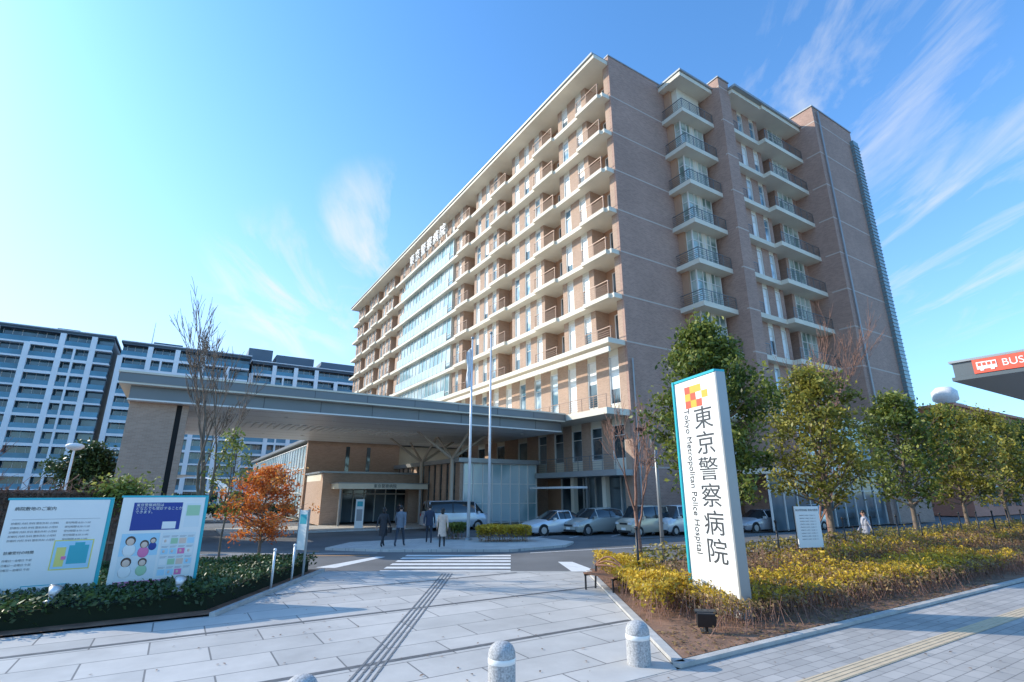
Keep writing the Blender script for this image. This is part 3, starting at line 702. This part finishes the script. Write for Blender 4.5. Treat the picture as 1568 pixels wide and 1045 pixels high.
for i in range(1800):
    x=rd.uniform(0,14.2); z=rd.uniform(1.2,2.7); a=rd.uniform(-1,1); l=rd.uniform(.2,.6); mb.tube((x,-.1,z),(x+l*a,-.12-rd.random()*.08,min(2.95,z+l*.6)),.010,.005,3,M_barkr)
mb.build('dry_stems',r)
N=6000; x=rng.uniform(0,14.4,N); z=2.5-np.abs(rng.normal(size=N))*.5; C=np.stack([x,-.1-.12*rng.random(N),z+.12*vn(x,x,1.5,2)],1)
leaves('dry_leaves',C,rng.random(N)*.7,.035,L_dry,r)
N=1300; x=13.75+rng.normal(size=N)*.42; z=2.45+rng.normal(size=N)*.24-(x<13)*.05; C=np.stack([x,-.1+.2*rng.normal(size=N),z],1)
leaves('ivy',C,rng.random(N),.07,L_ivy,r)
r=empty('standing_sign',(-6.45,16.9,0),R(-25)); mb=MB(); mb.box(-.17,.17,-.03,.03,.75,1.9,M_sw); mb.box(-.19,-.17,-.04,.04,0,1.93,M_metal); mb.box(.17,.19,-.04,.04,0,1.93,M_metal); mb.box(-.13,.13,-.034,-.03,1.5,1.78,M_bl); mb.build('panel',r)
for y in (14.6,15.9):
    mb=MB(); mb.tube((0,0,0),(0,0,.95),.03,.03,10,M_pole,True); mb.ell((0,0,.97),(.045,.045,.045),M_pole); mb.build('guide_post',loc=(-6.25,y,0))
r=empty('notice_board',(9.55,17.6,0),R(12)); mb=MB(); mb.box(-.45,.45,-.02,.02,.75,2.0,M_sw); mb.box(-.46,-.42,.02,.05,0,2.0,M_black); mb.box(.42,.46,.02,.05,0,2.0,M_black); mb.build('panel',r)
text('東京警察病院 敷地内禁煙',.075,r,(0,-.024,1.88),RB,M_gr,'heading')
for i in range(9): text('病院敷地内では禁煙にご協力願います',.036,r,(0,-.022,1.72-i*.09),RB,M_gr,'lines',ext=.001)
r=empty('information_sign',tuple(site(-15.2,12.5)),R(10)); mb=MB(); mb.box(-.3,.3,-.08,.08,0,2.0,M_sw); mb.box(-.2,.2,-.085,-.08,1.5,1.85,M_bl); mb.box(-.2,.2,-.085,-.08,.5,1.3,M_gr); mb.build('panel',r)
for p in (site(-19,11.5),):
    mb=MB(); mb.box(-.18,.18,-.18,.18,0,.04,M_lr); mb.lathe([(.14,.04),(.10,.3)],(0,0,0),12,M_lr); mb.lathe([(.101,.3),(.07,.45)],(0,0,0),12,M_sw); mb.lathe([(.07,.45),(.03,.7),(.001,.7)],(0,0,0),12,M_lr); mb.build('traffic_cone',loc=p)
M_wood=mat('bench_wood',(.28,.12,.06),.6,var=.2,scale=6)
r=empty('park_bench',(2.35,14.4,.0),R(125)); r.scale=(.85,.85,.9); mb=MB()
for i in range(4): mb.box(-.65,.65,-.22+i*.115,-.12+i*.115,.42,.455,M_wood)
mb.build('seat',r); mb=MB()
for q in range(3):
    prev=None
    for i in range(13):
        a=i/12; x=-.62+1.24*a; z=.62+q*.0+.28*math.sin(math.pi*a)-q*.12*math.sin(math.pi*a); cur=Vector((x,-.26,z))
        if prev: mb.tube(prev,cur,.028,.028,6,M_wood)
        prev=cur
mb.build('backrest',r); mb=MB()
for x in (-.58,.58):
    mb.tube((x,-.2,0),(x,-.26,.66),.03,.03,8,M_black); mb.tube((x,.2,0),(x,.2,.42),.03,.03,8,M_black); mb.box(x-.025,x+.025,-.22,.24,.37,.42,M_black)
mb.build('legs',r)
c=Vector((6.15,7.05,0)); r=empty('bus_shelter',c,ANG); mb=MB(); M_sh=mat('shelter_grey',(.10,.12,.13),.4,.2)
mb.box(0,3.0,-7,0,3.9,3.95,M_sh); mb.box(0,3.0,-7,0,4.15,4.18,M_metal); mb.box(.03,2.97,-6.97,-.03,3.95,4.15,M_sh)
mb.build('roof',r); mb=MB()
for y in (-.8,-6.2): mb.box(2.55,2.7,y-.07,y+.07,0,3.9,M_metal)
mb.build('posts',r); mb=MB(); mb.box(-.012,.028,-6.5,-.26,3.955,4.145,M_lr); mb.build('bus_sign_panel',r)
text('BUS STOP',.13,r,(-.014,-.56,4.05),(R(90),0,R(-90)),M_sw,'bus_text',ext=.002,align='LEFT')
mb=MB(); mb.box(-.018,-.012,-.51,-.30,4.005,4.105,M_sw)
for i in range(4): mb.box(-.021,-.018,-.50+i*.05,-.465+i*.05,4.05,4.09,M_lr)
for y in (-.46,-.35): mb.box(-.018,-.012,y-.02,y+.02,3.985,4.005,M_sw)
mb.build('bus_icon',r)

# ---------------- vehicles ----------------
M_cg=mat('car_glass',(.03,.04,.045),.05,spec=1.0); M_tyre=mat('tyre',(.02,.02,.02),.8); M_rim=mat('rim',(.5,.5,.52),.3,.8); M_hl=mat('headlamp',(.7,.72,.75),.1,spec=1); M_tl=mat('tail_lamp',(.4,.02,.02),.2)
def car(name,loc,rz,st,W,col,cab,L,wheels,wr=.32,metal=.3):
    M_p=mat('car_paint_%d'%int(col[0]*1000),col,.22,metal,spec=.8)
    r=empty(name,loc,rz); mb=MB(); rings=[]
    for (x,zb,zm,zt,kw,kr) in st:
        h=W/2*kw; hr=W/2*kr
        ring=[(h*.9,zb),(h,zb+.16),(h,(zb+zm)/2+.05),(h*.97,zm),(hr,zt-.05),(hr*.86,zt),(0,zt+.015)]
        full=[(x,-y,z) for y,z in ring]+[(x,y,z) for y,z in reversed(ring[:-1])]
        rings.append(full)
    n=len(rings[0]); base=len(mb.v)
    for rg in rings: mb.v+=rg
    ip=mb.mi(M_p); ig=mb.mi(M_cg); il=mb.mi(M_tyre)
    for i in range(len(rings)-1):
        for k in range(n-1):
            mb.f.append((base+i*n+k,base+(i+1)*n+k,base+(i+1)*n+k+1,base+i*n+k+1))
            seg=min(k,n-2-k); mt=ip
            c0,c1,c2,c3=cab
            if seg==3 and c0<=i<c3: mt=ig
            if seg in (4,5) and (c0<=i<c1 or c2<=i<c3): mt=ig
            mb.m.append(mt); mb.smooth.append(True)
    for rg,rev in ((0,0),(len(rings)-1,1)):
        ids=[base+rg*n+k for k in range(n)]; mb.f.append(tuple(ids if rev else reversed(ids))); mb.m.append(ip); mb.smooth.append(False)
    mb.build('body',r)
    mb=MB()
    for x in wheels:
        for s in (-1,1):
            y=s*(W/2-.1); mb.tube((x,y-s*.12,wr),(x,y+s*.105,wr),wr,wr,20,M_tyre,True); mb.tube((x,y+s*.10,wr),(x,y+s*.112,wr),wr*.64,wr*.6,16,M_rim,True)
            mb.tube((x,y-s*.1,wr+.01),(x,y+s*.098,wr+.01),wr*1.17,wr*1.17,20,M_dark,True)
    mb.build('wheels',r)
    mb=MB(); z=st[1][2]-.12
    for s in (-1,1):
        mb.box(-.03,.16,s*W*.28,s*W*.44,z-.07,z+.06,M_hl); mb.box(L-.12,L+.01,s*W*.32,s*W*.45,z,z+.2,M_tl)
        xm=st[cab[0]][0]+.35; mb.box(xm,xm+.16,s*(W/2),s*(W/2+.16),st[cab[0]][2]+.02,st[cab[0]][2]+.17,M_p)
    mb.box(-.03,.0,-W*.2,W*.2,z-.08,z+.03,M_dark); mb.box(-.035,.0,-.17,.17,.36,.5,M_sw); mb.box(-.02,.05,-W*.35,W*.35,.24,.36,M_dark)
    for i in (cab[1],cab[2]):
        x,zb,zm,zt,kw,kr=st[i]
        for s in (-1,1): mb.tube((x,s*W/2*kw*.98,zm),(x,s*(W/2*kr+.004),zt-.05),.03,.03,6,M_p)
    x=(st[cab[1]][0]+st[cab[2]][0])/2; _,zb,zm,zt,kw,kr=st[cab[1]]
    for s in (-1,1): mb.tube((x,s*W/2*kw*.98,zm),(x,s*(W/2*kr+.004),zt-.05),.035,.035,6,M_black)
    mb.build('details',r)
    return r
sedan=[(0,.32,.56,.6,.72,.5),(.1,.22,.66,.69,.86,.7),(.5,.2,.78,.82,.97,.82),(1.2,.2,.88,.93,1,.86),(2.05,.2,.95,1.42,1,.68),(3.0,.2,.97,1.46,1,.68),(3.85,.22,1.0,1.12,.98,.78),(4.4,.26,.98,1.03,.92,.75),(4.5,.36,.85,.9,.84,.6)]
wagon=[(0,.34,.62,.66,.74,.5),(.1,.24,.74,.78,.87,.7),(.45,.22,.86,.9,.97,.82),(1.0,.22,.96,1.02,1,.86),(1.75,.22,1.02,1.56,1,.72),(3.2,.22,1.05,1.62,1,.72),(4.1,.24,1.06,1.5,.98,.70),(4.4,.28,1.0,1.08,.94,.75),(4.5,.36,.85,.9,.88,.6)]
kei=[(0,.32,.75,.8,.84,.6),(.08,.24,.88,.92,.93,.8),(.5,.22,.98,1.05,.99,.85),(1.05,.22,1.02,1.74,1,.82),(2.2,.22,1.02,1.78,1,.83),(3.2,.22,1.02,1.74,.99,.82),(3.35,.26,1.0,1.1,.97,.85),(3.4,.36,.9,.95,.92,.7)]
van=[(0,.32,.95,1.0,.86,.7),(.1,.26,1.05,1.1,.95,.85),(.45,.24,1.12,1.22,.99,.88),(1.1,.24,1.18,1.96,1,.80),(2.6,.24,1.18,2.02,1,.80),(4.45,.24,1.18,1.98,1,.79),(4.62,.28,1.15,1.3,.98,.85),(4.7,.36,1.0,1.05,.95,.7)]
car('parked_car',(.8,33.9,-.1),R(30),sedan,1.75,(.80,.80,.80),(3,4,5,6),4.5,(.85,3.55))
car('parked_car',(3.5,34.0,-.1),R(36),wagon,1.8,(.52,.51,.46),(3,4,6,7),4.5,(.85,3.55))
car('parked_car',(6.8,33.3,-.1),R(32),kei,1.5,(.66,.58,.46),(2,3,5,6),3.4,(.6,2.75),.28)
car('parked_car',(9.2,34.0,-.1),R(34),kei,1.5,(.78,.78,.77),(2,3,5,6),3.4,(.6,2.75),.28)
car('parked_car',(15,36.5,-.1),R(25),sedan,1.75,(.5,.5,.52),(3,4,5,6),4.5,(.85,3.55))
car('parked_car',(19.5,38.5,-.1),R(25),kei,1.5,(.74,.75,.73),(2,3,5,6),3.4,(.6,2.75),.28)
car('parked_van',(-2.0,40.2,-.1),R(205),van,1.8,(.62,.66,.71),(2,3,5,6),4.7,(.9,3.6),.33)

# ---------------- people ----------------
M_skin=mat('skin',(.55,.33,.24),.5); M_hair=mat('hair',(.015,.012,.01),.5)
def skinmesh(name,verts,edges,radii,parent,matfn,mats,sub=2):
    me=bpy.data.meshes.new(name); me.from_pydata([tuple(v) for v in verts],edges,[]); o=bpy.data.objects.new(name,me); COL.objects.link(o)
    md=o.modifiers.new('s','SKIN'); md.use_smooth_shade=True
    sv=me.skin_vertices[0].data
    for i,rr in enumerate(radii):
        sv[i].radius=rr if isinstance(rr,tuple) else (rr,rr); sv[i].use_root=(i==0)
    s=o.modifiers.new('d','SUBSURF'); s.levels=sub; s.render_levels=sub
    dg=bpy.context.evaluated_depsgraph_get(); nm=bpy.data.meshes.new_from_object(o.evaluated_get(dg))
    o.modifiers.clear(); o.data=nm; nm.materials.clear()
    for m in mats: nm.materials.append(m)
    for p in nm.polygons: p.material_index=matfn(p.center); p.use_smooth=True
    o.parent=parent; return o
def person(loc,rz,ctop,cbot,coat,stride,name,long=False,sc=1.0,bag=False):
    root=empty(name,loc,rz); root.scale=(sc,sc,sc)
    mt=mat('cloth_'+name+str(random.random()),ctop,.85,var=.12,scale=9); mbm=mat('trousers_'+name+str(random.random()),cbot,.85); sh=M_black
    s=stride
    vs=[(0,0,.95),(0,0,1.12),(0,-.01,1.34),(0,0,1.46),(0,.01,1.53),(0,.02,1.61),(0,.015,1.67)]
    rd=[(.15,.11),(.135,.105),(.17,.115),(.075,.07),(.052,.055),(.078,.092),(.06,.07)]
    ed=[(0,1),(1,2),(2,3),(3,4),(4,5),(5,6)]
    hands=[]
    for sg_,q in ((-1,s),(1,-s)):
        i=len(vs); lift=.06 if q<0 else 0
        vs+=[(sg_*.09,0,.86),(sg_*.095,.42*q*.5+.03,.50),(sg_*.095,q*.42*.95-(.06 if q<0 else 0),.10+lift),(sg_*.10,q*.42*.95+.13-(.06 if q<0 else 0),.045+lift*.3)]
        rd+=[.088,.058,.042,(.042,.035)]; ed+=[(0,i),(i,i+1),(i+1,i+2),(i+2,i+3)]
        i=len(vs); w=(sg_*.25,-q*.22+.04,.90)
        vs+=[(sg_*.175,0,1.40),(sg_*.235,-q*.08-.02,1.14),w,(sg_*.25,-q*.24+.05,.84)]
        rd+=[.062,.047,.032,(.035,.022)]; ed+=[(2,i),(i,i+1),(i+1,i+2),(i+2,i+3)]; hands.append((sg_,-q*.24+.05))
    def mf(c):
        if c.z>1.475 or (abs(c.x)>.2 and c.z<.89): return 2
        if c.z<.09: return 3
        if c.z<(.6 if long else .88) : return 1
        return 0
    skinmesh('body',vs,ed,rd,root,mf,[mt,mbm,M_skin,sh])
    for sg_,y in hands:
        hv=[(sg_*.25,y,.86),(sg_*.25,y,.81)]; he=[(0,1)]; hr=[(.03,.018),(.035,.016)]
        for f in range(4):
            i=len(hv); l=(.07,.08,.075,.055)[f]; yy=y+.027-.018*f
            hv+=[(sg_*.25,yy,.80),(sg_*.248,yy+.004,.80-l*.55),(sg_*.238,yy+.006,.80-l)]; hr+=[.009,.008,.0065]; he+=[(1,i),(i,i+1),(i+1,i+2)]
        i=len(hv); hv+=[(sg_*.245,y+.04,.825),(sg_*.235,y+.055,.79)]; hr+=[.011,.008]; he+=[(0,i),(i,i+1)]
        skinmesh('hand',hv,he,hr,root,lambda c:0,[M_skin],1)
    mb=MB(); hem=.50 if long else .80
    prof=[(hem,.20 if long else .185,.16),(.8,.185,.145) if long else (.86,.18,.14),(1.0,.165,.125),(1.15,.165,.12),(1.3,.185,.125),(1.40,.175,.115),(1.455,.10,.085),(1.485,.065,.07)]
    n=20;b0=len(mb.v)
    for z,a,b in prof:
        for k in range(n): an=2*math.pi*k/n; mb.v.append((a*math.cos(an),b*math.sin(an)+random.uniform(-.006,.006),z))
    ki=mb.mi(mt)
    for j in range(len(prof)-1):
        for k in range(n): mb.f.append((b0+j*n+k,b0+j*n+(k+1)%n,b0+(j+1)*n+(k+1)%n,b0+(j+1)*n+k)); mb.m.append(ki); mb.smooth.append(True)
    mb.build('coat',root)
    mb=MB(); mb.ell((0,-.008,1.645),(.088,.100,.100),M_hair); 
    if long: mb.ell((0,-.05,1.56),(.08,.055,.12),M_hair)
    mb.build('hair',root)
    mb=MB(); mb.ell((0,.105,1.60),(.012,.02,.018),M_skin); mb.ell((-.085,.01,1.605),(.012,.02,.03),M_skin); mb.ell((.085,.01,1.605),(.012,.02,.03),M_skin)
    for x in (-.03,.03): mb.ell((x,.095,1.63),(.012,.008,.007),M_hair)
    mb.ell((0,.098,1.565),(.022,.006,.005),M_lr); mb.build('face',root)
    if bag:
        mb=MB(); mb.box(.27,.37,-.16,.14,.62,.86,M_black); mb.tube((.32,-.1,.86),(.2,0,1.42),.01,.01,6,M_black); mb.tube((.32,.08,.86),(.2,0,1.42),.01,.01,6,M_black); mb.build('bag',root,bevel=.02)
person((-6.0,25.5,.01),R(-8),(.04,.04,.045),(.03,.03,.035),0,.9,'walking_woman',True,1.02,True)
person((-5.25,25.7,.01),R(-5),(.17,.20,.24),(.05,.06,.08),0,-.8,'walking_man',False,1.07)
person((-4.15,27.4,.01),R(10),(.04,.05,.08),(.04,.045,.06),0,.75,'walking_man',False,1.07)
person((-3.22,25.3,.01),R(6),(.72,.54,.43),(.04,.04,.045),0,-.6,'walking_woman',True,1.0,True)
person((14.5,22.4,.01),R(80),(.4,.42,.5),(.05,.05,.08),0,.8,'walking_man',False,1.0)
person((-8.6,41.5,.01),R(20),(.03,.03,.04),(.03,.03,.04),0,.6,'walking_man',False,1.0)

# ---------------- light, world, camera ----------------
EL=R(28); AZ=R(-78)
S_=Vector((math.sin(AZ)*math.cos(EL),math.cos(AZ)*math.cos(EL),math.sin(EL)))
sd=bpy.data.lights.new('sun','SUN'); sd.energy=5.0; sd.angle=R(.5); sd.color=(1,.90,.75)
so=bpy.data.objects.new('sun',sd); COL.objects.link(so); so.rotation_euler=(-S_).to_track_quat('-Z','Y').to_euler(); so.location=(-50,10,60)
w=bpy.data.worlds.new('World'); scene.world=w; w.use_nodes=True; nt=w.node_tree; bg=nt.nodes['Background']
sky=nt.nodes.new('ShaderNodeTexSky'); sky.sky_type='NISHITA'; sky.sun_disc=False; sky.sun_elevation=EL; sky.sun_rotation=AZ%(2*math.pi); sky.dust_density=.8; sky.air_density=1.0; sky.ozone_density=1.5
bg.inputs[1].default_value=.15
lk=nt.links.new
tc=nt.nodes.new('ShaderNodeTexCoord'); sp=nt.nodes.new('ShaderNodeSeparateXYZ'); lk(tc.outputs['Generated'],sp.inputs[0])
def M2(op,a,b=None,v=None,clamp=False):
    n=nt.nodes.new('ShaderNodeMath'); n.operation=op; n.use_clamp=clamp; lk(a,n.inputs[0])
    if b is not None: lk(b,n.inputs[1])
    if v is not None: n.inputs[1].default_value=v
    return n.outputs[0]
def DOT(vec):
    n=nt.nodes.new('ShaderNodeVectorMath'); n.operation='DOT_PRODUCT'; lk(tc.outputs['Generated'],n.inputs[0]); n.inputs[1].default_value=vec; return n.outputs['Value']
gm=nt.nodes.new('ShaderNodeVectorMath'); gm.operation='MULTIPLY'; lk(sky.outputs[0],gm.inputs[0]); gm.inputs[1].default_value=(1.02,1.85,2.5)
hz=M2('POWER',M2('SUBTRACT',M2('MULTIPLY',M2('MAXIMUM',sp.outputs[2],v=0.0),v=-1.0),v=-1.0,clamp=True),v=3.3)
sdn=DOT((math.sin(AZ),math.cos(AZ),0.0))
sun_side=M2('ADD',M2('MULTIPLY',M2('MAXIMUM',sdn,v=0.0),v=1.0),v=.42)
haze=M2('MULTIPLY',hz,sun_side,clamp=True)
m1=nt.nodes.new('ShaderNodeMix'); m1.data_type='RGBA'; lk(haze,m1.inputs['Factor']); lk(gm.outputs[0],m1.inputs['A']); m1.inputs['B'].default_value=(6.0,6.25,6.4,1)
zz=M2('ADD',M2('MAXIMUM',sp.outputs[2],v=0.0),v=.12)
cb=nt.nodes.new('ShaderNodeCombineXYZ'); lk(M2('DIVIDE',sp.outputs[0],zz),cb.inputs[0]); lk(M2('DIVIDE',sp.outputs[1],zz),cb.inputs[1])
mp=nt.nodes.new('ShaderNodeMapping'); mp.inputs['Rotation'].default_value=(0,0,R(20)); mp.inputs['Scale'].default_value=(3.6,1.1,1); mp.inputs['Location'].default_value=(3.2,1.4,0); lk(cb.outputs[0],mp.inputs[0])
no=nt.nodes.new('ShaderNodeTexNoise'); no.inputs['Scale'].default_value=1.4; no.inputs['Detail'].default_value=10; no.inputs['Roughness'].default_value=.6; no.inputs['Distortion'].default_value=.7; lk(mp.outputs[0],no.inputs['Vector'])
mask=None
for c,deg,a in (((.521,.612,.601),14,.75),((.641,.68,.352),10,.8),((-.244,.85,.466),8,.9),((-.397,.853,.338),10,.9),((.70,.55,.45),8,.6)):
    n=nt.nodes.new('ShaderNodeMapRange'); n.interpolation_type='SMOOTHSTEP'; L=math.sqrt(sum(q*q for q in c)); lk(DOT(tuple(q/L for q in c)),n.inputs['Value'])
    n.inputs['From Min'].default_value=math.cos(R(deg)); n.inputs['From Max'].default_value=math.cos(R(deg*.2)); n.inputs['To Max'].default_value=a
    mask=n.outputs[0] if mask is None else M2('MAXIMUM',mask,n.outputs[0])
rp=nt.nodes.new('ShaderNodeMapRange'); rp.inputs['From Min'].default_value=.47; rp.inputs['From Max'].default_value=.74; lk(no.outputs['Fac'],rp.inputs['Value'])
cf=M2('MULTIPLY',mask,rp.outputs[0],clamp=True)
mx=nt.nodes.new('ShaderNodeMix'); mx.data_type='RGBA'; lk(cf,mx.inputs['Factor']); lk(m1.outputs['Result'],mx.inputs['A']); mx.inputs['B'].default_value=(6.2,6.35,6.5,1)
lk(mx.outputs['Result'],bg.inputs[0])
cd=bpy.data.cameras.new('camera'); cd.lens=18.1; cd.sensor_width=36; cd.clip_end=5000
co=bpy.data.objects.new('camera',cd); COL.objects.link(co); co.location=(0,0,2.4); co.rotation_euler=(R(90+16.5),0,0); scene.camera=co
scene.view_settings.view_transform='Standard'; scene.view_settings.look='None'; scene.view_settings.exposure=0
